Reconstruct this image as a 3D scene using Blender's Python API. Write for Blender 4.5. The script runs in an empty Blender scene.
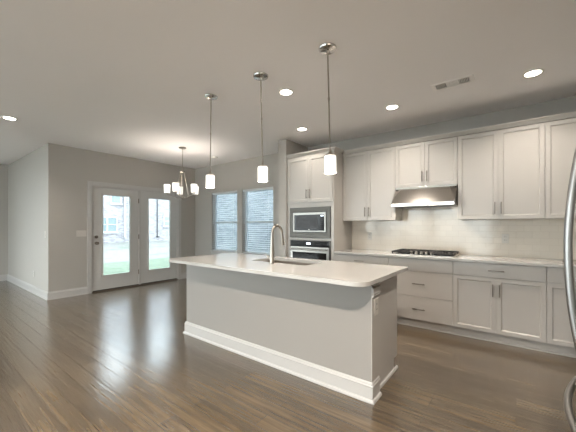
import bpy, bmesh, math, random
from mathutils import Vector, Matrix
random.seed(4)
C = bpy.context.scene.collection
PI = math.pi
SC = bpy.context.scene

# ------------------------------------------------------------------ camera
cam_d = bpy.data.cameras.new('camera')
cam = bpy.data.objects.new('camera', cam_d); C.objects.link(cam)
cam_d.sensor_width = 36; cam_d.lens = 298.13 / 576 * 36
cam_d.shift_y = 9.85 / 576; cam_d.clip_start = 0.02
cam.location = (0, 0, 1.293); cam.rotation_euler = (PI / 2, 0, 0.653)
SC.camera = cam

# ------------------------------------------------------------------ world and exposure
SKY = 3.3          # overcast daylight
DOWN = 46.0        # recessed lamps, W each
BULB = 1.5         # bulbs of pendants, W each
CHAND = 1.3
WARM = (1.0, 0.89, 0.78)
w = bpy.data.worlds.new('sky'); SC.world = w; w.use_nodes = True
nt = w.node_tree
bg = nt.nodes['Background']
geo = nt.nodes.new('ShaderNodeTexCoord'); sep = nt.nodes.new('ShaderNodeSeparateXYZ')
rmp = nt.nodes.new('ShaderNodeValToRGB')
nt.links.new(geo.outputs['Generated'], sep.inputs[0]); nt.links.new(sep.outputs[2], rmp.inputs[0])
rmp.color_ramp.elements[0].color = (0.96, 0.98, 1.0, 1); rmp.color_ramp.elements[1].color = (0.90, 0.95, 1.0, 1)
nt.links.new(rmp.outputs[0], bg.inputs[0]); bg.inputs[1].default_value = SKY
SC.view_settings.view_transform = 'Standard'; SC.view_settings.look = 'None'
SC.view_settings.gamma = 1; SC.view_settings.use_curve_mapping = False
SC.view_settings.exposure = 1.52
SC.cycles.max_bounces = 10; SC.cycles.diffuse_bounces = 7; SC.cycles.glossy_bounces = 4
SC.cycles.transparent_max_bounces = 12; SC.cycles.sample_clamp_indirect = 6
SC.cycles.caustics_reflective = False; SC.cycles.caustics_refractive = False

# ------------------------------------------------------------------ room numbers
YW, XD, YH, XL, XR, YB, ZC = 4.587, -6.482, 1.59, -9.62, 1.05, -4.2, 2.74
T = 0.16

# living side windows; the unseen rear row is added to let in fill daylight
BACK_FILL_WIN = [(-9.3, -7.3), (-7.1, -5.1), (-4.9, -2.9), (-2.7, -.7)]
LEFTWIN = [(-3.9, -2.2), (-2.0, -.3)]

# ------------------------------------------------------------------ materials
def mat(name, col, rough=.5, metal=0.0, spec=.5, coat=0, emit=None, es=0):
    m = bpy.data.materials.new(name); m.use_nodes = True
    b = m.node_tree.nodes['Principled BSDF']
    b.inputs['Base Color'].default_value = (*col, 1); b.inputs['Roughness'].default_value = rough
    b.inputs['Metallic'].default_value = metal; b.inputs['Specular IOR Level'].default_value = spec
    b.inputs['Coat Weight'].default_value = coat
    if emit: b.inputs['Emission Color'].default_value = (*emit, 1); b.inputs['Emission Strength'].default_value = es
    return m
def N(m, t): return m.node_tree.nodes.new(t)
def Lk(m, a, b): m.node_tree.links.new(a, b)
def B(m): return m.node_tree.nodes['Principled BSDF']
def coords(m, axes='xyz', scale=(1, 1, 1)):
    tc = N(m, 'ShaderNodeTexCoord'); s = N(m, 'ShaderNodeSeparateXYZ'); c = N(m, 'ShaderNodeCombineXYZ')
    Lk(m, tc.outputs['Object'], s.inputs[0])
    for i, a in enumerate(axes):
        Lk(m, s.outputs['xyz'.index(a)], c.inputs[i])
    mp = N(m, 'ShaderNodeMapping'); mp.inputs['Scale'].default_value = scale
    Lk(m, c.outputs[0], mp.inputs[0]); return mp.outputs[0]
def noise(m, vec, scale, detail=3, rough=.5):
    n = N(m, 'ShaderNodeTexNoise'); n.inputs['Scale'].default_value = scale; n.inputs['Detail'].default_value = detail
    n.inputs['Roughness'].default_value = rough
    if vec: Lk(m, vec, n.inputs['Vector'])
    return n
def bump(m, h, strength, dist, prev=None):
    b = N(m, 'ShaderNodeBump'); b.inputs['Strength'].default_value = strength; b.inputs['Distance'].default_value = dist
    Lk(m, h, b.inputs['Height'])
    if prev: Lk(m, prev.outputs[0], b.inputs['Normal'])
    Lk(m, b.outputs[0], B(m).inputs['Normal']); return b
def varied(m, col, amt=.04, scale=3, axes='xyz', sc=(1, 1, 1)):
    n = noise(m, coords(m, axes, sc), scale)
    r = N(m, 'ShaderNodeValToRGB')
    r.color_ramp.elements[0].color = (*[c * (1 - amt) for c in col], 1)
    r.color_ramp.elements[1].color = (*[min(1, c * (1 + amt)) for c in col], 1)
    Lk(m, n.outputs[0], r.inputs[0]); Lk(m, r.outputs[0], B(m).inputs['Base Color']); return m
def rolled(name, col, amt=.015, rough=.6):
    m = varied(mat(name, col, rough), col, amt, 2)
    bump(m, noise(m, coords(m), 260, 2).outputs[0], .15, .0006); return m
M = {}
M['wall'] = rolled('greige wall paint', (.43, .41, .38), .015, .55)
M['ceil'] = rolled('flat ceiling paint', (.90, .89, .90), .01, .9)
M['trim'] = varied(mat('white trim paint', (.50, .492, .48), .3), (.50, .492, .48), .01)
M['cab'] = varied(mat('off white cabinet paint', (.485, .467, .44), .32), (.485, .467, .44), .012)
M['isl'] = rolled('island wall paint', (.31, .295, .275), .015, .5)
M['door'] = varied(mat('door paint', (.55, .545, .53), .35), (.55, .545, .53), .012)
M['steel'] = mat('brushed stainless', (.38, .365, .34), .36, 1)
bump(M['steel'], noise(M['steel'], coords(M['steel'], 'xyz', (2, 2, 220)), 3, 2).outputs[0], .05, .001)
M['steel_h'] = mat('hood stainless', (.55, .52, .48), .17, 1)
bump(M['steel_h'], noise(M['steel_h'], coords(M['steel_h'], 'xyz', (220, 2, 2)), 3, 2).outputs[0], .05, .001)
M['steel_d'] = mat('dark trim steel', (.13, .123, .112), .48, 1)
M['steel_m'] = mat('satin handle steel', (.34, .33, .32), .3, 1)
M['sink'] = mat('sink steel', (.26, .225, .19), .5, .9)
M['nickel'] = mat('brushed nickel', (.40, .37, .33), .28, 1)
M['pull'] = mat('satin pull metal', (.24, .22, .195), .38, 1)
M['chrome'] = mat('polished nickel', (.70, .68, .65), .14, 1)
M['bronze'] = mat('satin lock metal', (.20, .17, .14), .4, .8)
M['blackglass'] = mat('black glass', (.010, .010, .011), .08, 0, .25)
M['greyglass'] = mat('grey oven window', (.04, .04, .043), .2, 0, .2)
M['iron'] = mat('cast iron', (.025, .023, .022), .55)
M['lit'] = mat('display text', (.8, .85, .9), .5, emit=(.75, .85, 1), es=1.2)
M['plastic'] = mat('white plastic', (.86, .85, .82), .35)
M['plate'] = mat('cover plate plastic', (.60, .58, .54), .35)
M['slot'] = mat('dark slots', (.05, .05, .05), .6)
M['vent'] = mat('white vent enamel', (.95, .94, .93), .3)
M['ventgrey'] = mat('vent cavity grey', (.07, .065, .06), .7)
M['rubber'] = mat('dark door sweep', (.05, .045, .04), .6)
M['bulb'] = mat('glowing lamp lens', (1, .95, .85), .5, emit=(1, .93, .82), es=9)
M['opal'] = mat('lit opal glass', (.95, .93, .9), .25, emit=(1, .95, .87), es=.45)
M['slat'] = mat('blind slat', (.70, .74, .76), .45)
M['vinyl'] = mat('window vinyl', (.62, .66, .68), .4)

m = mat('quartz', (.50, .49, .47), .1, 0, .5); M['quartz'] = m
varied(m, (.50, .49, .47), .03, 60)

m = mat('glass pane', (1, 1, 1), .0); M['glass'] = m
nt = m.node_tree; nt.nodes.remove(B(m)); out = nt.nodes['Material Output']
tr = N(m, 'ShaderNodeBsdfTransparent'); gl = N(m, 'ShaderNodeBsdfGlossy'); gl.inputs['Roughness'].default_value = .02
tr.inputs[0].default_value = (.93, .97, .97, 1)
lw = N(m, 'ShaderNodeLayerWeight'); lw.inputs[0].default_value = .5
pw = N(m, 'ShaderNodeMath'); pw.operation = 'POWER'; Lk(m, lw.outputs['Facing'], pw.inputs[0]); pw.inputs[1].default_value = 5
fr = N(m, 'ShaderNodeMath'); fr.operation = 'MULTIPLY_ADD'; Lk(m, pw.outputs[0], fr.inputs[0]); fr.inputs[1].default_value = .9; fr.inputs[2].default_value = .04; mx = N(m, 'ShaderNodeMixShader')
Lk(m, fr.outputs[0], mx.inputs[0]); Lk(m, tr.outputs[0], mx.inputs[1]); Lk(m, gl.outputs[0], mx.inputs[2]); Lk(m, mx.outputs[0], out.inputs[0])

M['lowe'] = M['glass'].copy(); M['lowe'].name = 'low-e glass'
for q in M['lowe'].node_tree.nodes:
    if q.type == 'BSDF_TRANSPARENT': q.inputs[0].default_value = (.80, .86, .88, 1)
# wide plank floor, boards along X
m = mat('hand scraped plank floor', (.2, .14, .1), .3, 0, 1.0, .6); B(m).inputs['Coat Roughness'].default_value = .19; M['floor'] = m
v = coords(m)
br = N(m, 'ShaderNodeTexBrick'); Lk(m, v, br.inputs['Vector'])
br.offset = .37; br.inputs['Scale'].default_value = 1; br.inputs['Brick Width'].default_value = 1.35; br.inputs['Row Height'].default_value = .128
br.inputs['Mortar Size'].default_value = .0028; br.inputs['Mortar Smooth'].default_value = .2
br.inputs['Color1'].default_value = (.0, .0, .0, 1); br.inputs['Color2'].default_value = (1, 1, 1, 1); br.inputs['Mortar'].default_value = (.5, .5, .5, 1)
g1 = noise(m, coords(m, 'xyz', (.8, 17, 1)), 2.0, 6, .62)
g2 = noise(m, coords(m, 'xyz', (.9, 2.6, 1)), 1.5, 4, .6)
mixg = N(m, 'ShaderNodeMath'); mixg.operation = 'MULTIPLY_ADD'; Lk(m, g1.outputs[0], mixg.inputs[0]); mixg.inputs[1].default_value = .62
mg2 = N(m, 'ShaderNodeMath'); mg2.operation = 'MULTIPLY'; Lk(m, g2.outputs[0], mg2.inputs[0]); mg2.inputs[1].default_value = .28
Lk(m, mg2.outputs[0], mixg.inputs[2])
mg3 = N(m, 'ShaderNodeMath'); mg3.operation = 'MULTIPLY_ADD'; Lk(m, br.outputs['Color'], mg3.inputs[0]); mg3.inputs[1].default_value = .13; Lk(m, mixg.outputs[0], mg3.inputs[2])
r = N(m, 'ShaderNodeValToRGB'); e = r.color_ramp.elements
e[0].position = .30; e[0].color = (.042, .030, .019, 1); e[1].position = .78; e[1].color = (.205, .150, .088, 1)
x = e.new(.52); x.color = (.106, .077, .046, 1)
Lk(m, mg3.outputs[0], r.inputs[0])
mm = N(m, 'ShaderNodeMix'); mm.data_type = 'RGBA'; Lk(m, br.outputs['Fac'], mm.inputs[0]); Lk(m, r.outputs[0], mm.inputs[6]); mm.inputs[7].default_value = (.05, .035, .023, 1)
Lk(m, mm.outputs[2], B(m).inputs['Base Color'])
sc1 = noise(m, coords(m, 'xyz', (2.2, 36, 1)), 1.6, 3, .5)
b1 = bump(m, sc1.outputs[0], .32, .004)
b2 = b1
inv = N(m, 'ShaderNodeMath'); inv.operation = 'SUBTRACT'; inv.inputs[0].default_value = 1; Lk(m, br.outputs['Fac'], inv.inputs[1])
fb = bump(m, inv.outputs[0], .5, .002, b2); Lk(m, fb.outputs[0], B(m).inputs['Coat Normal'])
rr = N(m, 'ShaderNodeMapRange'); Lk(m, g2.outputs[0], rr.inputs[0]); rr.inputs[3].default_value = .17; rr.inputs[4].default_value = .26; Lk(m, rr.outputs[0], B(m).inputs['Roughness'])

# glossy subway tile
m = mat('glossy subway tile', (.75, .70, .62), .08, 0, .5); M['tile'] = m
br = N(m, 'ShaderNodeTexBrick'); Lk(m, coords(m, 'xzy'), br.inputs['Vector'])
br.inputs['Scale'].default_value = 1; br.inputs['Brick Width'].default_value = .153; br.inputs['Row Height'].default_value = .0765
br.inputs['Mortar Size'].default_value = .0016; br.inputs['Mortar Smooth'].default_value = .2
br.inputs['Color1'].default_value = (.68, .635, .565, 1); br.inputs['Color2'].default_value = (.71, .66, .585, 1); br.inputs['Mortar'].default_value = (.62, .57, .50, 1)
Lk(m, br.outputs['Color'], B(m).inputs['Base Color'])
inv = N(m, 'ShaderNodeMath'); inv.operation = 'SUBTRACT'; inv.inputs[0].default_value = 1; Lk(m, br.outputs['Fac'], inv.inputs[1])
b1 = bump(m, noise(m, coords(m, 'xzy'), 18, 1).outputs[0], .24, .006)
bump(m, inv.outputs[0], .5, .002, b1)

def brick(name, c1, c2, mo, axes):
    m = mat(name, c1, .85)
    br = N(m, 'ShaderNodeTexBrick'); Lk(m, coords(m, axes), br.inputs['Vector'])
    br.inputs['Scale'].default_value = 1; br.inputs['Brick Width'].default_value = .215; br.inputs['Row Height'].default_value = .078
    br.inputs['Mortar Size'].default_value = .009; br.inputs['Bias'].default_value = 0
    br.inputs['Color1'].default_value = (*c1, 1); br.inputs['Color2'].default_value = (*c2, 1); br.inputs['Mortar'].default_value = (*mo, 1)
    Lk(m, br.outputs['Color'], B(m).inputs['Base Color']); return m
M['brick'] = brick('pale brick', (.22, .20, .22), (.42, .40, .41), (.44, .44, .46), 'yzx')
M['brick2'] = brick('grey brick', (.08, .10, .12), (.24, .26, .28), (.30, .315, .33), 'xzy')
m = mat('lawn and straw', (.4, .5, .3), .9); M['lawn'] = m
n1 = noise(m, coords(m), .55, 6, .65); n2 = noise(m, coords(m), 9, 4, .7)
r = N(m, 'ShaderNodeValToRGB'); e = r.color_ramp.elements; e[0].position = .36; e[0].color = (.19, .22, .17, 1); e[1].position = .47; e[1].color = (.30, .29, .27, 1)
Lk(m, n1.outputs[0], r.inputs[0])
mm = N(m, 'ShaderNodeMix'); mm.data_type = 'RGBA'; mm.blend_type = 'MULTIPLY'; mm.inputs[0].default_value = .5
Lk(m, r.outputs[0], mm.inputs[6]); Lk(m, n2.outputs[0], mm.inputs[7]); Lk(m, mm.outputs[2], B(m).inputs['Base Color'])
M['grass'] = varied(mat('green grass', (.3, .5, .28), .9), (.15, .19, .13), .5, 4)
M['concrete'] = varied(mat('pale bounce concrete', (.72, .70, .67), .8), (.72, .70, .67), .08, 3)  # kept pale so the unseen rear ground throws daylight up to the ceiling
M['roof'] = varied(mat('roof shingles', (.22, .21, .21), .9), (.22, .21, .21), .2, 20)
M['outglass'] = mat('house window glass', (.25, .31, .32), .12, 0, .5)
M['outtrim'] = mat('house window trim', (.50, .50, .50), .5)

# ------------------------------------------------------------------ mesh helpers
def bx(bm, x0, x1, y0, y1, z0, z1, bev=0, seg=2):
    vs = [bm.verts.new(p) for p in ((x0, y0, z0), (x1, y0, z0), (x1, y1, z0), (x0, y1, z0), (x0, y0, z1), (x1, y0, z1), (x1, y1, z1), (x0, y1, z1))]
    fs = [bm.faces.new([vs[i] for i in f]) for f in ((3, 2, 1, 0), (4, 5, 6, 7), (0, 1, 5, 4), (1, 2, 6, 5), (2, 3, 7, 6), (3, 0, 4, 7))]
    if bev:
        es = list({e for f in fs for e in f.edges})
        bmesh.ops.bevel(bm, geom=es, offset=bev, segments=seg, affect='EDGES', profile=.5)
    return fs
def box(*a, **k):
    bm = bmesh.new(); bx(bm, *a, **k); return bm
def cyl(bm, p0, p1, r0, r1=None, n=24, caps=True):
    r1 = r0 if r1 is None else r1
    p0, p1 = Vector(p0), Vector(p1); d = (p1 - p0).normalized()
    a = d.orthogonal().normalized(); b = d.cross(a)
    R = []
    for p, r in ((p0, r0), (p1, r1)):
        R.append([bm.verts.new(p + (a * math.cos(2 * PI * i / n) + b * math.sin(2 * PI * i / n)) * r) for i in range(n)])
    for i in range(n):
        bm.faces.new([R[0][i], R[0][(i + 1) % n], R[1][(i + 1) % n], R[1][i]])
    if caps: bm.faces.new(R[0][::-1]); bm.faces.new(R[1])
def lathe(bm, prof, c=(0, 0, 0), n=32):
    rows = []
    for r, z in prof:
        if r < 1e-5: rows.append([bm.verts.new((c[0], c[1], c[2] + z))])
        else: rows.append([bm.verts.new((c[0] + r * math.cos(2 * PI * i / n), c[1] + r * math.sin(2 * PI * i / n), c[2] + z)) for i in range(n)])
    for A, D in zip(rows, rows[1:]):
        for i in range(n):
            j = (i + 1) % n
            f = []
            for q in (A[i % len(A)], A[j % len(A)], D[j % len(D)], D[i % len(D)]):
                if q not in f: f.append(q)
            if len(f) > 2: bm.faces.new(f)
def tube(bm, pts, r, n=14, rs=None, sx=1.0):
    pts = [Vector(p) for p in pts]; rings = []; up = None
    for i, p in enumerate(pts):
        d = (pts[min(i + 1, len(pts) - 1)] - pts[max(i - 1, 0)]).normalized()
        if up is None: up = d.orthogonal().normalized()
        up = (up - d * up.dot(d)).normalized(); b = d.cross(up); rad = rs[i] if rs else r
        rings.append([bm.verts.new(p + (up * math.cos(2 * PI * k / n) * sx + b * math.sin(2 * PI * k / n)) * rad) for k in range(n)])
    for A, D in zip(rings, rings[1:]):
        for k in range(n): bm.faces.new([A[k], A[(k + 1) % n], D[(k + 1) % n], D[k]])
    bm.faces.new(rings[0][::-1]); bm.faces.new(rings[-1])
def prism(bm, poly, z0, z1):
    a = [bm.verts.new((x, y, z0)) for x, y in poly]; b = [bm.verts.new((x, y, z1)) for x, y in poly]; n = len(poly)
    bm.faces.new(a[::-1]); bm.faces.new(b)
    for i in range(n): bm.faces.new([a[i], a[(i + 1) % n], b[(i + 1) % n], b[i]])
def sweep(bm, prof, path, closed=False):
    """profile (out, up) swept along a horizontal polyline (x, y, z); 'out' is to the right of travel"""
    n = len(path); rows = []
    P = [Vector(p) for p in path]
    for i in range(n):
        d1 = (P[i] - P[i - 1]).normalized() if i > 0 else None
        d2 = (P[i + 1] - P[i]).normalized() if i < n - 1 else None
        d1 = d1 or d2; d2 = d2 or d1
        n1 = Vector((d1.y, -d1.x, 0)); n2 = Vector((d2.y, -d2.x, 0))
        mm_ = (n1 + n2); mm_ = mm_ / mm_.dot(n1)
        rows.append([bm.verts.new(P[i] + mm_ * o + Vector((0, 0, u))) for o, u in prof])
    k = len(prof)
    for A, D in zip(rows, rows[1:]):
        for j in range(k): bm.faces.new([A[j], A[(j + 1) % k], D[(j + 1) % k], D[j]])
    bm.faces.new(rows[0]); bm.faces.new(rows[-1][::-1])
def obj(name, bm, m, parent=None, smooth=False, loc=None):
    me = bpy.data.meshes.new(name)
    bmesh.ops.recalc_face_normals(bm, faces=bm.faces)
    bm.to_mesh(me); bm.free(); me.materials.append(M[m] if isinstance(m, str) else m)
    if smooth:
        for p in me.polygons: p.use_smooth = True
        me.set_sharp_from_angle(angle=math.radians(38))
    o = bpy.data.objects.new(name, me); C.objects.link(o)
    if parent:
        o.parent = parent
        if loc is None: o.location = -origin(parent)
    if loc is not None: o.location = loc
    return o
def origin(o):
    v = Vector(o.location)
    while o.parent: o = o.parent; v += Vector(o.location)
    return v
def thing(name, label, cat, loc=(0, 0, 0), group=None):
    o = bpy.data.objects.new(name, None); C.objects.link(o); o.location = loc; o.empty_display_size = .1
    return tag(o, label, cat, group)
def tag(o, label, cat, group=None):
    o['label'] = label; o['category'] = cat
    if group: o['group'] = group
    return o
def struct(name, bm, m, parent=None, label=None, smooth=False):
    o = obj(name, bm, m, parent, smooth)
    if not parent: o['kind'] = 'structure'
    if label: o['label'] = label
    return o
def dup(root, loc, label, group=None):
    def cp(o, par):
        c = o.copy(); C.objects.link(c); c.parent = par
        for ch in [q for q in bpy.data.objects if q.parent == o]: cp(ch, c)
        return c
    r = cp(root, None); r.location = loc; r['label'] = label
    if group: r['group'] = group
    return r
def wall_y(name, y0, y1, x0, x1, holes, m='wall', z1=ZC):
    """wall slab with its faces at y0/y1, rectangular holes (xa, xb, za, zb)"""
    bm = bmesh.new(); cur = x0
    for xa, xb, za, zb in sorted(holes):
        if xa > cur: bx(bm, cur, xa, y0, y1, 0, z1)
        if za > 0: bx(bm, xa, xb, y0, y1, 0, za)
        bx(bm, xa, xb, y0, y1, zb, z1); cur = xb
    bx(bm, cur, x1, y0, y1, 0, z1)
    return struct(name, bm, m)
def wall_x(name, x0, x1, y0, y1, holes, m='wall', z1=ZC):
    bm = bmesh.new(); cur = y0
    for ya, yb, za, zb in sorted(holes):
        if ya > cur: bx(bm, x0, x1, cur, ya, 0, z1)
        if za > 0: bx(bm, x0, x1, ya, yb, 0, za)
        bx(bm, x0, x1, ya, yb, zb, z1); cur = yb
    bx(bm, x0, x1, cur, y1, 0, z1)
    return struct(name, bm, m)

# ------------------------------------------------------------------ room shell
def l_slab(z0, z1, e):
    bm = bmesh.new(); prism(bm, [(XL - e, YB - e), (XR + e, YB - e), (XR + e, YW + e), (XD - e, YW + e), (XD - e, YH + e), (XL - e, YH + e)], z0, z1); return bm
struct('floor', l_slab(-.12, 0, .1), 'floor')
struct('ceiling', l_slab(ZC, ZC + .12, T), 'ceil')
W1 = (-5.82, -4.935, .70, 2.085); W2 = (-4.775, -3.885, .70, 2.085)
wall_y('wall_kitchen', YW, YW + T, XD - T, XR + T, [W1, W2])
DY0, DY1, DZ = 2.255, 4.105, 2.075
wall_x('wall_patio', XD - T, XD, YH, YW, [(DY0, DY1, 0, DZ)])
wall_y('wall_hall', YH, YH + T, XL - T, XD - T, [])
wall_x('wall_left', XL - T, XL, YB - T, YH, [(a, b, .25, 2.5) for a, b in LEFTWIN])
wall_y('wall_rear', YB - T, YB, XL, XR + T, [(a, b, .12, 2.4) for a, b in BACK_FILL_WIN])
wall_x('wall_right', XR, XR + T, YB, YW, [])
struct('wall_pantry_stub', box(-3.215, -3.045, 3.93, YW, 0, ZC), 'wall')

# baseboards: (out, up) profile
BASE = [(0, 0), (.026, 0), (.026, .010), (.020, .020), (.015, .022), (.015, .105), (.012, .118), (.006, .128), (.004, .140), (0, .140)]
def base(name, path, m='trim', prof=BASE):
    bm = bmesh.new(); sweep(bm, prof, path); return struct(name, bm, m)
base('baseboard_patio_left', [(XD, DY0 - .075, 0), (XD, YH, 0), (XL, YH, 0), (XL, YB, 0)][::-1])
for nm, pth in (('baseboard_patio_right', [(XD, YW, 0), (XD, DY1 + .075, 0)]),):
    base(nm, pth[::-1])
base('baseboard_kitchen', [(XD, YW, 0), (-3.215, YW, 0), (-3.215, 3.93, 0)])
base('baseboard_right', [(XR, .95, 0), (XR, YB, 0), (XL, YB, 0)])

# living side windows (frames and glass), the rear ones added for fill
def simple_window(k, ax, c, a, b, z0, z1):
    bm = bmesh.new(); f = .05
    def q(u0, u1, d0, d1, za, zb):
        if ax == 'y': bx(bm, u0, u1, c - d1, c - d0, za, zb)
        else: bx(bm, c - d1, c - d0, u0, u1, za, zb)
    for u0, u1, za, zb in ((a, a + f, z0, z1), (b - f, b, z0, z1), (a, b, z0, z0 + f), (a, b, z1 - f, z1), (a, b, (z0 + z1) / 2 - .02, (z0 + z1) / 2 + .02)):
        q(u0, u1, .07, .12, za, zb)
    o = struct('window_%d' % k, bm, 'trim')
    bm = bmesh.new(); q(a, b, .093, .097, z0, z1); obj('pane', bm, 'glass', o)
k = 3
for a, b in BACK_FILL_WIN: simple_window(k, 'y', YB, a, b, .12, 2.4); k += 1
for a, b in LEFTWIN: simple_window(k, 'x', XL, a, b, .25, 2.5); k += 1

# ------------------------------------------------------------------ dining windows with blinds
def dining_window(k, W, lab):
    x0, x1, z0, z1 = W
    bm = bmesh.new(); ya, yb = YW + .085, YW + .135; f = .042; zm = 1.375
    for q in ((x0, x0 + f, z0, z1), (x1 - f, x1, z0, z1), (x0, x1, z0, z0 + f), (x0, x1, z1 - f, z1), (x0, x1, zm - .022, zm + .022)):
        bx(bm, q[0], q[1], ya, yb, q[2], q[3])
    for xa in (x0 + f, x1 - f - .018): bx(bm, xa, xa + .018, ya - .02, ya + .01, z0 + f, zm)   # lower sash sits proud
    o = struct('window_%d' % k, bm, 'vinyl', label=lab)
    obj('pane', box(x0 + .02, x1 - .02, YW + .108, YW + .112, z0 + .02, z1 - .02), 'lowe', o)
    obj('window_sill', box(x0 - .03, x1 + .03, YW - .03, YW + .085, z0 - .022, z0, bev=.004), 'trim', o)
    obj('window_apron', box(x0 - .015, x1 + .015, YW - .014, YW - .0005, z0 - .085, z0 - .0225, bev=.003), 'trim', o)
dining_window(1, W1, 'narrow white-framed window nearer the patio doors'); dining_window(2, W2, 'narrow white-framed window nearer the oven cabinet')
def blind(W, lab):
    x0, x1, z0, z1 = W[0] + .008, W[1] - .008, W[2], W[3]
    t = thing('window_blind', lab, 'blind', ((x0 + x1) / 2, YW + .04, z1), 'white slatted blinds in the dining windows')
    obj('head_rail', box(x0, x1, YW + .008, YW + .066, z1 - .048, z1 - .001, bev=.003), 'slat', t)
    bm = bmesh.new(); z = z1 - .075
    while z > z0 + .05:
        vs = [(YW + .014, z - .002), (YW + .014, z + .0008), (YW + .038, z + .003), (YW + .062, z + .0008), (YW + .062, z - .002), (YW + .038, z + .0004)]
        a = [bm.verts.new((x0, y, zz)) for y, zz in vs]; b = [bm.verts.new((x1, y, zz)) for y, zz in vs]
        for i in range(6): bm.faces.new([a[i], a[(i + 1) % 6], b[(i + 1) % 6], b[i]])
        bm.faces.new(a); bm.faces.new(b[::-1]); z -= .044
    obj('slats', bm, 'slat', t)
    obj('bottom_rail', box(x0, x1, YW + .014, YW + .062, z0 + .004, z0 + .022, bev=.003), 'slat', t)
    bm = bmesh.new()
    for xc in (x0 + .12, x1 - .12): cyl(bm, (xc, YW + .011, z0 + .01), (xc, YW + .011, z1 - .04), .0016, n=6)
    obj('ladder_cord', bm, 'slat', t)
    bm = bmesh.new(); cyl(bm, (x0 + .05, YW + .003, z1 - .75), (x0 + .05, YW + .003, z1 - .05), .004, n=8); obj('tilt_wand', bm, 'slat', t)
blind(W1, 'open slatted blind in the left dining window, nearer the patio doors')
blind(W2, 'open slatted blind in the right dining window, behind the faucet')

# ------------------------------------------------------------------ patio doors
bm = bmesh.new(); cw = .075
CAS = [(.0, 0), (.0, .018), (.012, .02), (cw - .01, .014), (cw, .006), (cw, 0)]
bx(bm, XD + .0005, XD + .018, DY0 - cw, DY0 + .006, 0, DZ + cw, bev=.004)
bx(bm, XD + .0005, XD + .018, DY1 - .006, DY1 + cw, 0, DZ + cw, bev=.004)
bx(bm, XD + .0005, XD + .0178, DY0 + .006, DY1 - .006, DZ - .006, DZ + cw, bev=.004)
struct('trim_1', bm, 'trim', label='white casing around the patio doors')
bm = bmesh.new()
for a, b, z0, z1 in ((DY0 + .0005, DY0 + .025, .021, DZ - .001), (DY1 - .025, DY1 - .0005, .021, DZ - .001), (3.165, 3.205, .021, DZ - .026), (DY0 + .025, DY1 - .025, DZ - .025, DZ - .001)):
    bx(bm, XD - T + .005, XD + .004, a, b, z0, z1)
struct('trim_2', bm, 'trim', label='door frame and centre post of the patio doors')
struct('trim_3', box(XD - T - .03, XD + .012, DY0 + .0005, DY1 - .0005, .0005, .02, bev=.003), 'bronze', label='dark threshold under the patio doors')
def patio_door(k, y0, y1, lab):
    z0, z1 = .034, DZ - .028
    gy0, gy1, gz0, gz1 = (y0 + y1) / 2 - .262, (y0 + y1) / 2 + .262, .31, 1.905
    xf, xb = XD - .012, XD - .056
    bm = bmesh.new()
    for a, b, c, d in ((y0, gy0, z0, z1), (gy1, y1, z0, z1), (gy0, gy1, z0, gz0), (gy0, gy1, gz1, z1)): bx(bm, xb, xf, a, b, c, d)
    o = struct('door_%d' % k, bm, 'door', label=lab)
    bm = bmesh.new(); f = .028
    for a, b, c, d in ((gy0 - f, gy0 + .006, gz0 - f, gz1 + f), (gy1 - .006, gy1 + f, gz0 - f, gz1 + f), (gy0 + .006, gy1 - .006, gz0 - f, gz0 + .006), (gy0 + .006, gy1 - .006, gz1 - .006, gz1 + f)):
        bx(bm, xf, xf + .012, a, b, c, d, bev=.003)
    obj('glass_frame', bm, 'door', o)
    obj('pane', box(XD - .036, XD - .032, gy0, gy1, gz0, gz1), 'lowe', o)
    obj('door_sweep', box(xb, xf + .002, y0, y1, .0205, z0 - .0005), 'rubber', o)
    return o
d1 = patio_door(1, DY0 + .028, 3.163, 'left full-glass patio door with deadbolt and knob')
d2 = patio_door(2, 3.207, DY1 - .028, 'right fixed full-glass patio door')
for z, nm in ((1.078, 'deadbolt'), (.955, 'door_knob')):
    bm = bmesh.new(); y = 2.345
    cyl(bm, (XD - .012, y, z), (XD - .004, y, z), .031)
    if nm == 'deadbolt': cyl(bm, (XD - .004, y, z), (XD + .012, y, z), .02, .017); bx(bm, XD + .011, XD + .026, y - .005, y + .005, z - .018, z + .018, bev=.002)
    else:
        cyl(bm, (XD - .004, y, z), (XD + .03, y, z), .012)
        bmesh.ops.create_uvsphere(bm, u_segments=20, v_segments=12, radius=.029, matrix=Matrix.Translation((XD + .045, y, z)) @ Matrix.Diagonal((.75, 1, 1, 1)))
    obj(nm, bm, 'bronze', d1, smooth=True, loc=(0, 0, 0))
for z in (.30, 1.06, 1.83):
    bm = bmesh.new(); cyl(bm, (XD - .002, 3.164, z - .05), (XD - .002, 3.164, z + .05), .008, n=12); bx(bm, XD - .010, XD - .006, 3.155, 3.20, z - .048, z + .048)
    obj('hinge', bm, 'bronze', d1, loc=(0, 0, 0))

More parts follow.
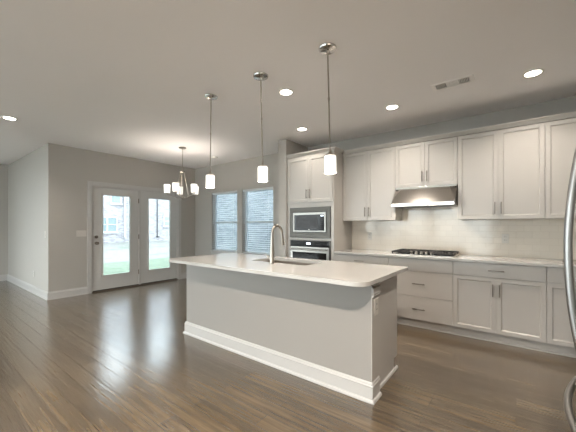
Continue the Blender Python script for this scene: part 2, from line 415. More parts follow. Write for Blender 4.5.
# ------------------------------------------------------------------ cabinets
def shaker(bm, x0, x1, z0, z1, y, th=.02, rail=.058):
    """door slab whose face looks along -Y at y, with a sunk centre panel"""
    fs = bx(bm, x0, x1, y, y + th, z0, z1)
    f = fs[2]
    bm.normal_update()
    r = bmesh.ops.inset_individual(bm, faces=[f], thickness=rail, depth=0)
    bmesh.ops.inset_individual(bm, faces=[f], thickness=.003, depth=-.004)
    bmesh.ops.inset_individual(bm, faces=[f], thickness=.011, depth=-.008)
def slab(bm, x0, x1, z0, z1, y, th=.02): bx(bm, x0, x1, y, y + th, z0, z1, bev=.0015, seg=1)
def pull(parent, x, z, y, vertical=True, L=.13):
    bm = bmesh.new(); h = L / 2
    d = (lambda t, o: (x, y - o, z + t)) if vertical else (lambda t, o: (x + t, y - o, z))
    tube(bm, [d(-h, .026), d(-h * .9, .030), d(-h * .4, .0325), d(0, .033), d(h * .4, .0325), d(h * .9, .030), d(h, .026)], .0055, n=10)
    for s in (-.74, .74): cyl(bm, d(h * s, 0), d(h * s, .031), .0045, n=10)
    obj('handle', bm, 'pull', parent, smooth=True)
YD, YU, YT, YC = 3.968, 4.252, 4.037, 3.937
g = .0024
def base_cabinet(x0, x1, lab, kind):
    t = thing('base_cabinet', lab, 'cabinet', ((x0 + x1) / 2, YD + .02, 0), 'off-white base cabinets along the kitchen wall')
    obj('carcass', box(x0 + .0005, x1 - .0005, YD + .0205, YW - .001, .1045, .8835), 'cab', t)
    bm = bmesh.new(); slab(bm, x0 + g, x1 - g, .724, .876, YD)
    dr = obj('drawer' if kind != 'range' else 'false_drawer_front', bm, 'cab', t)
    xm = (x0 + x1) / 2
    if kind != 'range': pull(dr, xm, .80, YD, False, .14)
    if kind in ('doors', 'half'):
        n = 2
        for i in range(n):
            a = x0 + g if i == 0 else xm + g; b = xm - g if i == 0 else x1 - g
            bm = bmesh.new(); shaker(bm, a, b, .112, .7195, YD)
            d = obj('door', bm, 'cab', t)
            pull(d, xm - .03 if i == 0 else xm + .03, .585, YD, True, .13)
    else:
        for z0, z1 in ((.112, .402), (.4065, .7195)):
            bm = bmesh.new(); slab(bm, x0 + g, x1 - g, z0, z1, YD)
            d = obj('drawer', bm, 'cab', t); pull(d, xm, (z0 + z1) / 2 + (.002 if z0 > .3 else -.008), YD, False, .15)
base_cabinet(-2.168, -1.348, 'off-white base cabinet beside the wall oven, mostly hidden by the island', 'doors')
base_cabinet(-1.348, -.589, 'off-white base cabinet of wide drawers under the gas cooktop', 'range')
base_cabinet(-.589, .244, 'off-white double-door base cabinet with one drawer, right of the cooktop cabinet', 'doors')
base_cabinet(.244, XR - .002, 'rightmost off-white base cabinet, partly behind the fridge handle', 'half')
t = thing('toe_kick', 'recessed off-white toe kick board with shoe strip below the base cabinets', 'toe kick', (-.5, YT, 0))
obj('toe_board', box(-2.168, XR - .002, YT, YT + .015, .0005, .104), 'cab', t)
bm = bmesh.new(); sweep(bm, [(.0005, .0005), (.017, .0005), (.015, .010), (.008, .017), (.0005, .018)], [(-2.168, YT, 0), (XR - .002, YT, 0)]); obj('shoe_strip', bm, 'cab', t)

def upper_cabinet(x0, x1, z0, lab, split=None, hz=None):
    t = thing('wall_cabinet', lab, 'cabinet', ((x0 + x1) / 2, YU + .02, z0), 'off-white wall cabinets')
    bm = bmesh.new(); bx(bm, x0 + .0005, x1 - .0005, YU + .0205, YW - .001, z0, 2.4175)
    obj('carcass', bm, 'cab', t)
    xm = split or (x0 + x1) / 2
    for i, (a, b) in enumerate(((x0 + g, xm - g), (xm + g, x1 - g))):
        bm = bmesh.new(); shaker(bm, a, b, z0 + .004, 2.410, YU); d = obj('door', bm, 'cab', t)
        pull(d, xm - .03 if i == 0 else xm + .03, z0 + .13 if hz is None else hz, YU, True, .135)
upper_cabinet(-2.1665, -1.350, 1.372, 'off-white wall cabinet between the tall oven cabinet and the hood', -1.765)
upper_cabinet(-1.350, -.581, 1.818, 'short off-white wall cabinet above the range hood', hz=1.952)
upper_cabinet(-.581, .249, 1.372, 'wide off-white wall cabinet just right of the range hood')
upper_cabinet(.249, XR - .002, 1.372, 'rightmost off-white wall cabinet, running out of the picture')
CROWN = [(0, 0), (.010, 0), (.014, .008), (.038, .034), (.046, .038), (.048, .050), (0, .050)]
t = thing('crown_molding', 'off-white crown molding above the wall cabinets right of the tall cabinet', 'crown molding', (-.6, YU, 2.418))
bm = bmesh.new(); sweep(bm, [(o - .0, u) for o, u in CROWN], [(-2.118, YU, 2.418), (XR - .002, YU, 2.418)]); obj('molding', bm, 'cab', t)
obj('top_board', box(-2.1665, XR - .002, YU + .0005, YW - .001, 2.419, 2.437), 'cab', t)

# tall oven cabinet
TX0, TX1 = -3.043, -2.1685
t = thing('oven_cabinet', 'tall off-white cabinet holding the built-in microwave and wall oven', 'cabinet', ((TX0 + TX1) / 2, YD, 0))
bm = bmesh.new()
bx(bm, TX0, -2.985, YD + .0005, YW - .001, .0005, 2.4175); bx(bm, -2.219, TX1, YD + .0005, YW - .001, .0005, 2.4175)
for z0, z1 in ((.0005, .33), (1.066, 1.100), (1.590, 2.4175)): bx(bm, -2.985, -2.219, YD + .0005, YW - .001, z0, z1)
bx(bm, -2.985, -2.219, YW - .02, YW - .001, .33, 1.59)
obj('carcass', bm, 'cab', t)
for i, (a, b) in enumerate(((-3.030, -2.6105), (-2.6065, -2.187))):
    bm = bmesh.new(); shaker(bm, a, b, 1.668, 2.385, YD - .020); d = obj('door', bm, 'cab', t)
    pull(d, -2.641 if i == 0 else -2.577, 1.80, YD - .020, True, .145)
bm = bmesh.new(); slab(bm, -3.030, -2.187, .112, .325, YD - .02); d = obj('drawer', bm, 'cab', t); pull(d, -2.62, .22, YD - .02, False, .15)
bm = bmesh.new(); sweep(bm, CROWN, [(TX0, YD - .0005, 2.418), (TX1, YD - .0005, 2.418), (TX1, YU - .05, 2.418)]); obj('crown', bm, 'cab', t)

# microwave with trim kit
t = thing('microwave', 'stainless built-in microwave with black glass door, above the wall oven', 'microwave', (-2.6, YD, 1.108))
bm = bmesh.new(); y0, y1 = YD - .016, YD - .0005
X0, X1, Z0, Z1, a0, a1, c0, c1 = -2.984, -2.221, 1.104, 1.588, -2.922, -2.284, 1.188, 1.516
for q in ((X0, a0, Z0, Z1), (a1, X1, Z0, Z1), (a0, a1, Z0, c0), (a0, a1, c1, Z1)): bx(bm, q[0], q[1], y0, y1, q[2], q[3])
obj('trim_kit', bm, 'steel_d', t)
obj('housing', box(a0 + .001, a1 - .001, YD - .004, YW - .05, c0 + .001, c1 - .001), 'slot', t)
bm = bmesh.new(); p, q_, r_, s_ = a0 + .012, a1 - .012, c0 + .012, c1 - .012; f = .03
for q in ((p, p + .024, r_, s_), (q_ - .024, q_, r_, s_), (p + .024, q_ - .024, r_, r_ + .018), (p + .024, q_ - .024, s_ - .034, s_)): bx(bm, q[0], q[1], YD - .026, YD - .0045, q[2], q[3])
obj('door_frame', bm, 'steel', t)
dd = obj('door_glass', box(p + .0245, q_ - .0245, YD - .023, YD - .0045, r_ + .0185, s_ - .0345), 'blackglass', t)
obj('door_window', box(p + .06, -2.435, YD - .0245, YD - .0235, r_ + .055, s_ - .052), 'greyglass', dd)
bm = bmesh.new(); bx(bm, -2.385, -2.335, YD - .0245, YD - .0235, s_ - .062, s_ - .048)
obj('display', bm, 'lit', dd)
for i in range(5):
    for j in range(3): obj('touch_key', box(-2.392 + j * .022, -2.380 + j * .022, YD - .0245, YD - .0235, r_ + .05 + i * .03, r_ + .056 + i * .03), 'greyglass', dd)
bm = bmesh.new(); cyl(bm, (-2.60, YD - .0235, r_ + .034), (-2.60, YD - .0248, r_ + .034), .009, n=20); obj('badge', bm, 'steel', dd)

# wall oven
t = thing('wall_oven', 'stainless wall oven with black control panel, below the microwave', 'oven', (-2.6, YD, .34))
obj('housing', box(-2.98, -2.224, YD - .001, YW - .05, .335, 1.062), 'slot', t)
bm = bmesh.new()
for q in ((-2.984, -2.962, .332, 1.064), (-2.241, -2.219, .332, 1.064)): bx(bm, q[0], q[1], YD - .014, YD - .0015, q[2], q[3])
bx(bm, -2.962, -2.241, YD - .014, YD - .0015, 1.054, 1.064); bx(bm, -2.962, -2.241, YD - .014, YD - .0015, .332, .345)
obj('side_trim', bm, 'steel_d', t)
cp = obj('control_panel', box(-2.9615, -2.2415, YD - .020, YD - .0015, .966, 1.0535), 'blackglass', t)
obj('display', box(-2.65, -2.575, YD - .0212, YD - .0202, .998, 1.026), 'lit', cp)
for i in range(14):
    x = -2.90 + i * .033 + (.129 if i > 6 else 0); obj('touch_key', box(x, x + .015, YD - .0212, YD - .0202, 1.005, 1.010), 'greyglass', cp)
bm = bmesh.new(); bx(bm, -2.9615, -2.2415, YD - .028, YD - .0015, .872, .960, bev=.002); bx(bm, -2.9615, -2.2415, YD - .028, YD - .0015, .35, .43, bev=.002)
bx(bm, -2.9615, -2.92, YD - .028, YD - .0015, .43, .872); bx(bm, -2.283, -2.2415, YD - .028, YD - .0015, .43, .872)
dr = obj('door', bm, 'steel', t)
obj('door_glass', box(-2.9195, -2.2835, YD - .027, YD - .0015, .4305, .8715), 'blackglass', dr)
bm = bmesh.new(); cyl(bm, (-2.94, YD - .07, .922), (-2.262, YD - .07, .922), .013, n=16)
for x in (-2.91, -2.292): cyl(bm, (x, YD - .028, .922), (x, YD - .07, .922), .009, n=12)
obj('handle', bm, 'steel', dr, smooth=True)

# counter and splash
tag(obj('countertop', box(-2.167, XR - .002, YC, YW - .0125, .8842, .914, bev=.003), 'quartz'), 'long white quartz countertop along the kitchen wall under the cooktop', 'countertop')
bm = bmesh.new()
for x0, x1, z1 in ((-2.167, -1.350, 1.3715), (-1.350, -.581, 1.8175), (-.581, XR - .001, 1.3715)): bx(bm, x0, x1, YW - .011, YW - .0008, .8845, z1)
struct('wall_backsplash', bm, 'tile', label='glossy cream subway tile backsplash')

# cooktop
cx = -.964
t = thing('gas_cooktop', 'black gas cooktop with cast iron grates and silver knobs, under the hood', 'cooktop', (cx, 4.25, .915))
obj('pan', box(cx - .375, cx + .375, 4.015, 4.50, .9145, .927, bev=.004), 'steel_h', t)
obj('burner_tray', box(cx - .36, cx + .36, 4.03, 4.485, .9272, .930), 'blackglass', t)
for bxp, byp, r0 in ((-.25, 4.14, .035), (-.25, 4.36, .04), (.25, 4.14, .035), (.25, 4.36, .04), (0, 4.30, .05)):
    bm = bmesh.new(); lathe(bm, [(0, 0), (r0 * 1.3, 0), (r0 * 1.3, .008), (r0, .012), (r0, .018), (r0 * .9, .021), (0, .021)], (cx + bxp, byp, .9302), 24); obj('burner', bm, 'iron', t, smooth=True)
for gx0, gx1, gy0 in ((-.365, -.125, 4.03), (-.118, .118, 4.12), (.125, .365, 4.03)):
    bm = bmesh.new(); zt = .956; b_ = .011; gy1 = 4.485
    def bar(x0, x1, y0, y1): bx(bm, cx + x0, cx + x1, y0, y1, zt - .014, zt + .004, bev=.002, seg=1)
    bar(gx0, gx1, gy0, gy0 + b_); bar(gx0, gx1, gy1 - b_, gy1); bar(gx0, gx0 + b_, gy0, gy1); bar(gx1 - b_, gx1, gy0, gy1)
    xm = (gx0 + gx1) / 2; bar(xm - b_ / 2, xm + b_ / 2, gy0, gy1); ym = (gy0 + gy1) / 2; bar(gx0, gx1, ym - b_ / 2, ym + b_ / 2)
    for k_ in (.25, .75):
        yy = gy0 + (gy1 - gy0) * k_; bar(gx0, gx0 + .07, yy - .005, yy + .005); bar(gx1 - .07, gx1, yy - .005, yy + .005)
    for xx in (gx0 + .004, gx1 - .015):
        for yy in (gy0 + .004, gy1 - .015): bx(bm, cx + xx, cx + xx + .011, yy, yy + .011, .9302, zt - .012)
    obj('grate', bm, 'iron', t)
for i in range(5):
    bm = bmesh.new(); lathe(bm, [(0, 0), (.021, 0), (.021, .006), (.017, .009), (.016, .030), (.013, .034), (0, .034)], (cx - .124 + i * .062, 4.072, .9302), 20); obj('knob', bm, 'nickel', t, smooth=True)

# range hood
t = thing('range_hood', 'stainless steel range hood with sloping front above the cooktop', 'range hood', (-.965, YU, 1.6))
hx0, hx1 = -1.343, -.588
bm = bmesh.new()
V = [bm.verts.new(p) for p in ((hx0, 4.062, 1.592), (hx1, 4.062, 1.592), (hx1 - .075, 4.215, 1.792), (hx0 + .075, 4.215, 1.792), (hx1, 4.245, 1.792), (hx0, 4.245, 1.792), (hx1, YW - .012, 1.592), (hx0, YW - .012, 1.592), (hx1, YW - .012, 1.792), (hx0, YW - .012, 1.792))]
for f in ((0, 1, 2, 3), (1, 4, 2), (0, 3, 5), (1, 6, 8, 4), (0, 5, 9, 7), (2, 4, 5, 3), (4, 8, 9, 5), (6, 7, 9, 8), (0, 7, 6, 1)): bm.faces.new([V[i] for i in f])
obj('canopy', bm, 'steel_h', t)
obj('top_flange', box(hx0, hx1, 4.225, YW - .012, 1.7925, 1.8165, bev=.002), 'steel_h', t)
bm = bmesh.new()
for q in ((hx0 - .001, hx1 + .001, 4.055, 4.075), (hx0 - .001, hx1 + .001, YW - .03, YW - .012), (hx0 - .001, hx0 + .018, 4.075, YW - .03), (hx1 - .018, hx1 + .001, 4.075, YW - .03)): bx(bm, q[0], q[1], q[2], q[3], 1.548, 1.5915, bev=.004)
obj('lip', bm, 'steel_h', t)
for x0, x1 in ((hx0 + .03, -.969), (-.962, hx1 - .03)):
    bm = bmesh.new(); bx(bm, x0, x1, 4.13, YW - .045, 1.566, 1.572)
    n = 9
    for i in range(n):
        xx = x0 + (x1 - x0) * (i + .5) / n; bx(bm, xx - .012, xx + .012, 4.14, YW - .055, 1.560, 1.566)
    obj('baffle_filter', bm, 'steel_d', t)
hood = t
for x in (-1.20, -.73):
    bm = bmesh.new(); cyl(bm, (x, 4.10, 1.5600), (x, 4.10, 1.572), .026, n=24); hl = obj('hood_lamp', bm, 'bulb', t, smooth=True)
    l = bpy.data.lights.new('hood_light', 'SPOT'); l.energy = 2.4; l.color = (1, .84, .66); l.spot_size = math.radians(150); l.spot_blend = .8; l.shadow_soft_size = .03
    o = bpy.data.objects.new('hood_light', l); C.objects.link(o); o.parent = t; o.location = Vector((x, 4.10, 1.553)) - origin(t); o.rotation_euler = (math.radians(18), 0, 0)
for i in range(4):
    bm = bmesh.new(); cyl(bm, (-1.05 + i * .055, 4.0552, 1.570), (-1.05 + i * .055, 4.049, 1.570), .007, n=14); obj('push_button', bm, 'steel_d', t)

# ------------------------------------------------------------------ island
IX0, IX1 = -3.155, -.845
t = thing('kitchen_island', 'greige kitchen island with tall white base molding under the quartz top', 'island', ((IX0 + IX1) / 2, 2.45, 0))
obj('knee_wall', box(IX0, IX1, 2.112, 2.245, .0005, .8835), 'isl', t)
bm = bmesh.new(); bx(bm, IX0 + .02, -1.605 + .99 - .26, 2.2455, 2.79, .105, .8835) if False else None
bx(bm, IX0 + .025, -2.345, 2.2455, 2.79, .105, .8835); bx(bm, -1.555, IX1 - .045, 2.2455, 2.79, .105, .8835)
bx(bm, -2.345, -1.555, 2.2455, 2.79, .105, .62); bx(bm, -2.345, -1.555, 2.775, 2.79, .62, .8835)
bx(bm, IX0 + .045, IX1 - .06, 2.2455, 2.70, .0005, .105)
obj('cabinet_body', bm, 'cab', t)
bm = bmesh.new(); prism(bm, [(2.2455, .0005), (2.70, .0005), (2.70, .105), (2.79, .105), (2.79, .8835), (2.2455, .8835)], 0, .02)
for v_ in bm.verts: v_.co = Vector((IX1 - .0445 + v_.co.z, v_.co.x, v_.co.y))
obj('end_panel', bm, 'cab', t)
obj('end_trim', box(IX1 + .0002, IX1 + .006, 2.1125, 2.245, .0006, .8834), 'cab', t)
BASE2 = [(0, 0), (.032, 0), (.032, .009), (.027, .019), (.019, .022), (.017, .024), (.017, .108), (.020, .112), (.020, .118), (.014, .124), (.012, .134), (.006, .142), (0, .142)]
bm = bmesh.new(); sweep(bm, BASE2, [(IX0, 2.245, .0005), (IX0, 2.112, .0005), (IX1, 2.112, .0005), (IX1, 2.245, .0005)]); obj('base_molding', bm, 'trim', t)
bm = bmesh.new(); sweep(bm, [(0, 0), (.017, 0), (.016, .010), (.010, .018), (0, .020)], [(IX1 - .0245, 2.246, .0005), (IX1 - .0245, 2.77, .0005)]); obj('shoe_strip', bm, 'trim', t)
TOPM = [(0, 0), (.008, 0), (.008, .012), (.012, .018), (.014, .034), (.026, .052), (.026, .066), (0, .066)]
TOPM = [(0, .0), (.010, .0), (.010, .016), (.022, .030), (.022, .045), (0, .045)]
bm = bmesh.new(); sweep(bm, TOPM, [(IX0, 2.245, .838), (IX0, 2.112, .838), (IX1, 2.112, .838), (IX1, 2.245, .838)]); obj('top_molding', bm, 'isl', t)
bm = bmesh.new(); bx(bm, IX1 + .0065, IX1 + .020, 2.108, 2.245, .790, .8375, bev=.003); sweep(bm, [(0, 0), (.008, 0), (.012, .008), (.012, .018), (0, .018)], [(IX1 + .0062, 2.1125, .765), (IX1 + .0062, 2.245, .765)])
obj('capital_block', bm, 'trim', t)
n = 5; xs = [IX0 + .03 + (IX1 - .05 - IX0 - .03) * i / n for i in range(n + 1)]
for i in range(n):                                                     # doors on the cooking side
    bm = bmesh.new(); shaker(bm, xs[i] + g, xs[i + 1] - g, .112, .876, 2.791)
    for v_ in bm.verts: v_.co.y = 2.791 + (2.811 - v_.co.y)
    d = obj('door', bm, 'cab', t)
    bm = bmesh.new(); xh = xs[i] + .04; cyl(bm, (xh, 2.842, .66), (xh, 2.842, .79), .0055, n=10)
    for z in (.68, .77): cyl(bm, (xh, 2.811, z), (xh, 2.842, z), .0045, n=8)
    obj('handle', bm, 'nickel', d, smooth=True)

def rrect(x0, x1, y0, y1, rs, n=10):
    P = []
    for (cx_, cy_, a0), r in zip(((x0, y0, PI), (x1, y0, 1.5 * PI), (x1, y1, 0), (x0, y1, .5 * PI)), rs):
        ox = cx_ + (r if cx_ == x0 else -r); oy = cy_ + (r if cy_ == y0 else -r)
        for i in range(n + 1):
            a = a0 + (PI / 2) * i / n; P.append((ox + r * math.cos(a), oy + r * math.sin(a)))
    return P
def slab_with_hole(outer, inner, z0, z1):
    bm = bmesh.new(); es = []
    for loop in (outer, inner):
        vs = [bm.verts.new((x, y, z0)) for x, y in loop]
        for i in range(len(vs)): es.append(bm.edges.new((vs[i], vs[(i + 1) % len(vs)])))
    r = bmesh.ops.triangle_fill(bm, use_beauty=True, use_dissolve=False, edges=es)
    fs = [f for f in r['geom'] if isinstance(f, bmesh.types.BMFace)]
    ex = bmesh.ops.extrude_face_region(bm, geom=fs)
    for v_ in ex['geom']:
        if isinstance(v_, bmesh.types.BMVert): v_.co.z = z1
    return bm
SX0, SX1, SY0, SY1 = -2.32, -1.60, 2.365, 2.73
bm = slab_with_hole(rrect(-3.20, -.79, 1.859, 2.862, (.105, .105, .02, .02)), rrect(SX0, SX1, SY0, SY1, (.03,) * 4, 5), .884, .914)
o = obj('island_countertop', bm, 'quartz', smooth=True)
bv = o.modifiers.new('ease', 'BEVEL'); bv.width = .003; bv.segments = 2; bv.limit_method = 'ANGLE'; bv.angle_limit = .9
tag(o, 'white quartz island top with rounded corners and a sink cutout', 'countertop')
# sink
t = thing('kitchen_sink', 'undermount stainless sink set in the island top behind the faucet', 'sink', ((SX0 + SX1) / 2, (SY0 + SY1) / 2, .67))
bm = bmesh.new()
o1 = rrect(SX0 - .012, SX1 + .012, SY0 - .012, SY1 + .012, (.035,) * 4, 5); i1 = rrect(SX0 + .002, SX1 - .002, SY0 + .002, SY1 - .002, (.03,) * 4, 5); i2 = rrect(SX0 + .012, SX1 - .012, SY0 + .012, SY1 - .012, (.03,) * 4, 5)
rings = [[bm.verts.new((x, y, z)) for x, y in l] for l, z in ((o1, .8838), (i1, .8838), (i2, .70), (rrect(SX0 + .03, SX1 - .03, SY0 + .03, SY1 - .03, (.03,) * 4, 5), .682))]
for A, D in zip(rings, rings[1:]):
    for i in range(len(A)): bm.faces.new([A[i], A[(i + 1) % len(A)], D[(i + 1) % len(A)], D[i]])
bm.faces.new(rings[-1])
obj('basin', bm, 'sink', t, smooth=True)
bm = bmesh.new(); lathe(bm, [(0, .001), (.03, .001), (.045, .004), (.045, 0)], (-1.96, 2.56, .682), 24); obj('drain', bm, 'steel', t, smooth=True)
# faucet
fx, fy = -1.952, 2.288
t = thing('kitchen_faucet', 'brushed nickel gooseneck faucet with pull-down sprayer on the island', 'faucet', (fx, fy, .9142))
bm = bmesh.new(); lathe(bm, [(0, 0), (.030, 0), (.030, .008), (.025, .014), (.0235, .09), (.021, .15), (.0165, .24), (.0145, .28), (0, .28)], (fx, fy, .9144), 28); obj('body', bm, 'nickel', t, smooth=True)
pts = [(fx, fy, 1.17), (fx, fy, 1.20)]
for i in range(0, 13):
    a = PI - i * (PI * 1.0) / 12
    pts.append((fx, fy + .078 + .078 * math.cos(a), 1.216 + .078 * math.sin(a)))
pts.append((fx, fy + .158, 1.20))
bm = bmesh.new(); tube(bm, pts, .0135, n=16); obj('spout', bm, 'nickel', t, smooth=True)
bm = bmesh.new(); tube(bm, [(fx, fy + .158, 1.205), (fx, fy + .162, 1.17), (fx, fy + .168, 1.13), (fx, fy + .172, 1.098), (fx, fy + .173, 1.092)], .018, n=18, rs=[.0145, .017, .0195, .0205, .015]); obj('sprayer', bm, 'nickel', t, smooth=True)
bm = bmesh.new(); cyl(bm, (fx - .015, fy, .965), (fx - .048, fy, .968), .017, .016); tube(bm, [(fx - .045, fy, .968), (fx - .062, fy - .004, .985), (fx - .078, fy - .008, 1.0)], .006, n=10, rs=[.010, .008, .006]); obj('lever_handle', bm, 'nickel', t, smooth=True)

# ------------------------------------------------------------------ refrigerator (its two bowed handles reach into the picture)
FX = .252
t = thing('refrigerator', 'stainless refrigerator at the right edge with long bowed handles', 'refrigerator', (.65, 1.455, 0))
obj('cabinet', box(FX + .075, XR - .03, 1.005, 1.905, .02, 1.78, bev=.006), 'steel_d', t)
def fr_door(y0, y1, z0, z1): return obj('door', box(FX, FX + .07, y0, y1, z0, z1, bev=.008), 'steel', t)
da = fr_door(1.458, 1.905, .70, 1.78); db = fr_door(1.005, 1.452, .70, 1.78)
dc = obj('freezer_drawer', box(FX, FX + .07, 1.005, 1.905, .07, .69, bev=.008), 'steel', t)
def bow(parent, f, L, name='handle', r=.0128):
    bm = bmesh.new(); pts = [f(-1 + 2 * i / 28) for i in range(29)]
    tube(bm, pts, r, n=16)
    obj(name, bm, 'steel_m', parent, smooth=True)
bow(da, lambda s: (.1545 + .235 * (s * .49) ** 2 + (.035 * max(0, abs(s) - .93) / .07), 1.525, 1.205 + s * .49), 0)
bow(db, lambda s: (.172 + .235 * (s * .49) ** 2 + (.030 * max(0, abs(s) - .93) / .07), 1.345, 1.205 + s * .49), 0)
bow(dc, lambda s: (.152 + .50 * (s * .41) ** 2 + (.02 * max(0, abs(s) - .93) / .07), 1.455 + s * .41, .62), 0, r=.0125)
for yy in (1.08, 1.83):
    for xx in (FX + .12, XR - .12):
        bm = bmesh.new(); cyl(bm, (xx, yy, .0005), (xx, yy, .0202), .02, n=16); obj('foot', bm, 'slot', t)

# ------------------------------------------------------------------ ceiling fittings
def lamp(name, parent, loc, kind, power, col=WARM, size=.05, spot=None):
    l = bpy.data.lights.new(name, kind); l.energy = power; l.color = col
    if kind == 'SPOT': l.spot_size = spot; l.spot_blend = .9; l.shadow_soft_size = size
    elif kind == 'POINT': l.shadow_soft_size = size
    o = bpy.data.objects.new(name, l); C.objects.link(o); o.parent = parent; o.location = Vector(loc) - origin(parent); return o
REC = [(-2.539, 3.665, 'small recessed ceiling light above the oven cabinet corner'),
       (-1.199, 3.652, 'recessed ceiling light in front of the hood'),
       (.128, 3.650, 'recessed ceiling light right of the air vent'),
       (-1.975, 2.547, 'recessed ceiling light between the middle and right pendants'),
       (-5.397, .907, 'recessed ceiling light at the far left edge over the living side')]
# row above the camera, then two unseen lamps added to light the living side
REC += [(-1.975, 0.0, 'recessed ceiling light above the camera'), (.1, 0.0, 'recessed ceiling light above the camera at right'), (-4.3, -1.6, 'added recessed fill light over the living side, behind the camera'), (-7.6, -1.6, 'added recessed fill light at the far end of the living side')]
rec0 = None
for i, (x, y, lab) in enumerate(REC):
    if rec0 is None:
        rec0 = thing('recessed_light', lab, 'ceiling light', (x, y, ZC - .0006), 'recessed ceiling lights')
        bm = bmesh.new(); lathe(bm, [(.060, 0), (.082, 0), (.084, -.003), (.080, -.007), (.062, -.006), (.060, 0)], (x, y, ZC - .0006), 36); obj('trim_ring', bm, 'plastic', rec0, smooth=True)
        bm = bmesh.new(); cyl(bm, (x, y, ZC - .0008), (x, y, ZC - .005), .0595, n=36); obj('lens', bm, 'bulb', rec0)
        lamp('lamp_light', rec0, (x, y, ZC - .012), 'SPOT', DOWN, spot=math.radians(150), size=.06)
    else:
        q = dup(rec0, (x, y, ZC - .0006), lab)
        if y > 3:
            for ch in q.children:
                if ch.type == 'LIGHT': ch.data = ch.data.copy(); ch.data.energy = DOWN * .8
        if y == 0.0:
            for ch in q.children:
                if ch.type == 'LIGHT': ch.data = ch.data.copy(); ch.data.energy = DOWN * (2.4 if x < 0 else 7.0)

for ch in rec0.children:                                                # the lamp in the corner by the tall cabinet is turned lower
    if ch.type == 'LIGHT': ch.data = ch.data.copy(); ch.data.energy = DOWN * .3
# pendants
PX = (-1.217, -1.952, -2.702); PYY = 2.121
def make_pendant(x, y, lab):
    t = thing('pendant_light', lab, 'pendant light', (x, y, ZC - .0006), 'glass pendant lights over the island')
    bm = bmesh.new(); lathe(bm, [(0, 0), (.072, 0), (.075, -.006), (.070, -.016), (.045, -.022), (.014, -.026), (.010, -.045), (0, -.045)], (x, y, ZC - .0006), 32); obj('canopy', bm, 'chrome', t, smooth=True)
    bm = bmesh.new(); cyl(bm, (x, y, 1.90), (x, y, ZC - .04), .0062, n=12)
    for z in (2.32,): cyl(bm, (x, y, z - .012), (x, y, z + .012), .0085, n=12)
    obj('rod', bm, 'nickel', t, smooth=True)
    bm = bmesh.new(); lathe(bm, [(0, .048), (.011, .048), (.013, .02), (.016, .012), (.040, .004), (.042, -.006), (0, -.006)], (x, y, 1.865), 28); obj('cap', bm, 'nickel', t, smooth=True)
    bm = bmesh.new(); lathe(bm, [(.020, -.0065), (.044, -.0075), (.048, -.015), (.048, -.146), (.045, -.146), (.044, -.018), (.020, -.0095)], (x, y, 1.865), 32); obj('glass_shade', bm, 'opal', t, smooth=True)
    bm = bmesh.new(); bmesh.ops.create_uvsphere(bm, u_segments=16, v_segments=10, radius=.024, matrix=Matrix.Translation((x, y, 1.79))); cyl(bm, (x, y, 1.80), (x, y, 1.858), .012, n=12); obj('bulb', bm, 'bulb', t, smooth=True)
    lamp('bulb_light', t, (x, y, 1.735), 'POINT', BULB, size=.03)
    return t
TILT = math.radians(-1.5)
p0 = make_pendant(PX[0], PYY, 'glass pendant light nearest the camera, over the right end of the island')
p0.rotation_euler.y = TILT
dup(p0, (PX[1], PYY, ZC - .0006), 'middle one of the three glass pendants over the island')
dup(p0, (PX[2], PYY, ZC - .0006), 'glass pendant light over the far left end of the island').rotation_euler.y = -TILT * .7

# chandelier
hx, hy = -4.892, 3.19
t = thing('chandelier', 'five-light brushed nickel chandelier with white glass shades before the windows', 'chandelier', (hx, hy, ZC - .0006))
bm = bmesh.new(); lathe(bm, [(0, 0), (.064, 0), (.067, -.006), (.060, -.02), (.012, -.026), (0, -.03)], (hx, hy, ZC - .0006), 28); obj('canopy', bm, 'nickel', t, smooth=True)
bm = bmesh.new(); cyl(bm, (hx, hy, 2.32), (hx, hy, ZC - .02), .005, n=10)
obj('rod', bm, 'nickel', t, smooth=True)
bm = bmesh.new(); lathe(bm, [(0, .05), (.010, .05), (.012, .02), (.040, .012), (.042, -.012), (.012, -.02), (0, -.02)], (hx, hy, 2.29), 24); obj('top_hub', bm, 'nickel', t, smooth=True)
bm = bmesh.new(); lathe(bm, [(0, .035), (.018, .03), (.032, .012), (.034, 0), (.02, -.014), (.008, -.022), (0, -.03)], (hx, hy, 1.80), 24); obj('bottom_hub', bm, 'nickel', t, smooth=True)
R = .268
for i in range(5):
    a = math.radians(43 + 72 * i); dx, dy = math.cos(a) * .546 + math.sin(a) * .838, math.cos(a) * .838 - math.sin(a) * .546
    P = lambda r, z: (hx + dx * r, hy + dy * r, z)
    bm = bmesh.new(); tube(bm, [P(.02, 1.80), P(.07, 1.805), P(.14, 1.83), P(.20, 1.85), P(.25, 1.862), P(R, 1.870), P(R, 1.885)], .0065, n=10)
    tube(bm, [P(.030, 2.29), P(.135, 1.832)], .006, n=8)
    ar = obj('arm', bm, 'nickel', t, smooth=True)
    bm = bmesh.new(); lathe(bm, [(0, -.01), (.02, -.008), (.032, 0), (.034, .008), (0, .008)], P(R, 1.887), 20); obj('cup', bm, 'nickel', ar, smooth=True)
    bm = bmesh.new(); lathe(bm, [(0, .0), (.048, .0), (.051, .006), (.057, .150), (.054, .150), (.047, .008), (0, .004)], P(R, 1.896), 28); obj('glass_shade', bm, 'opal', ar, smooth=True)
    lamp('bulb_light', t, P(R, 2.03), 'POINT', CHAND, size=.03)

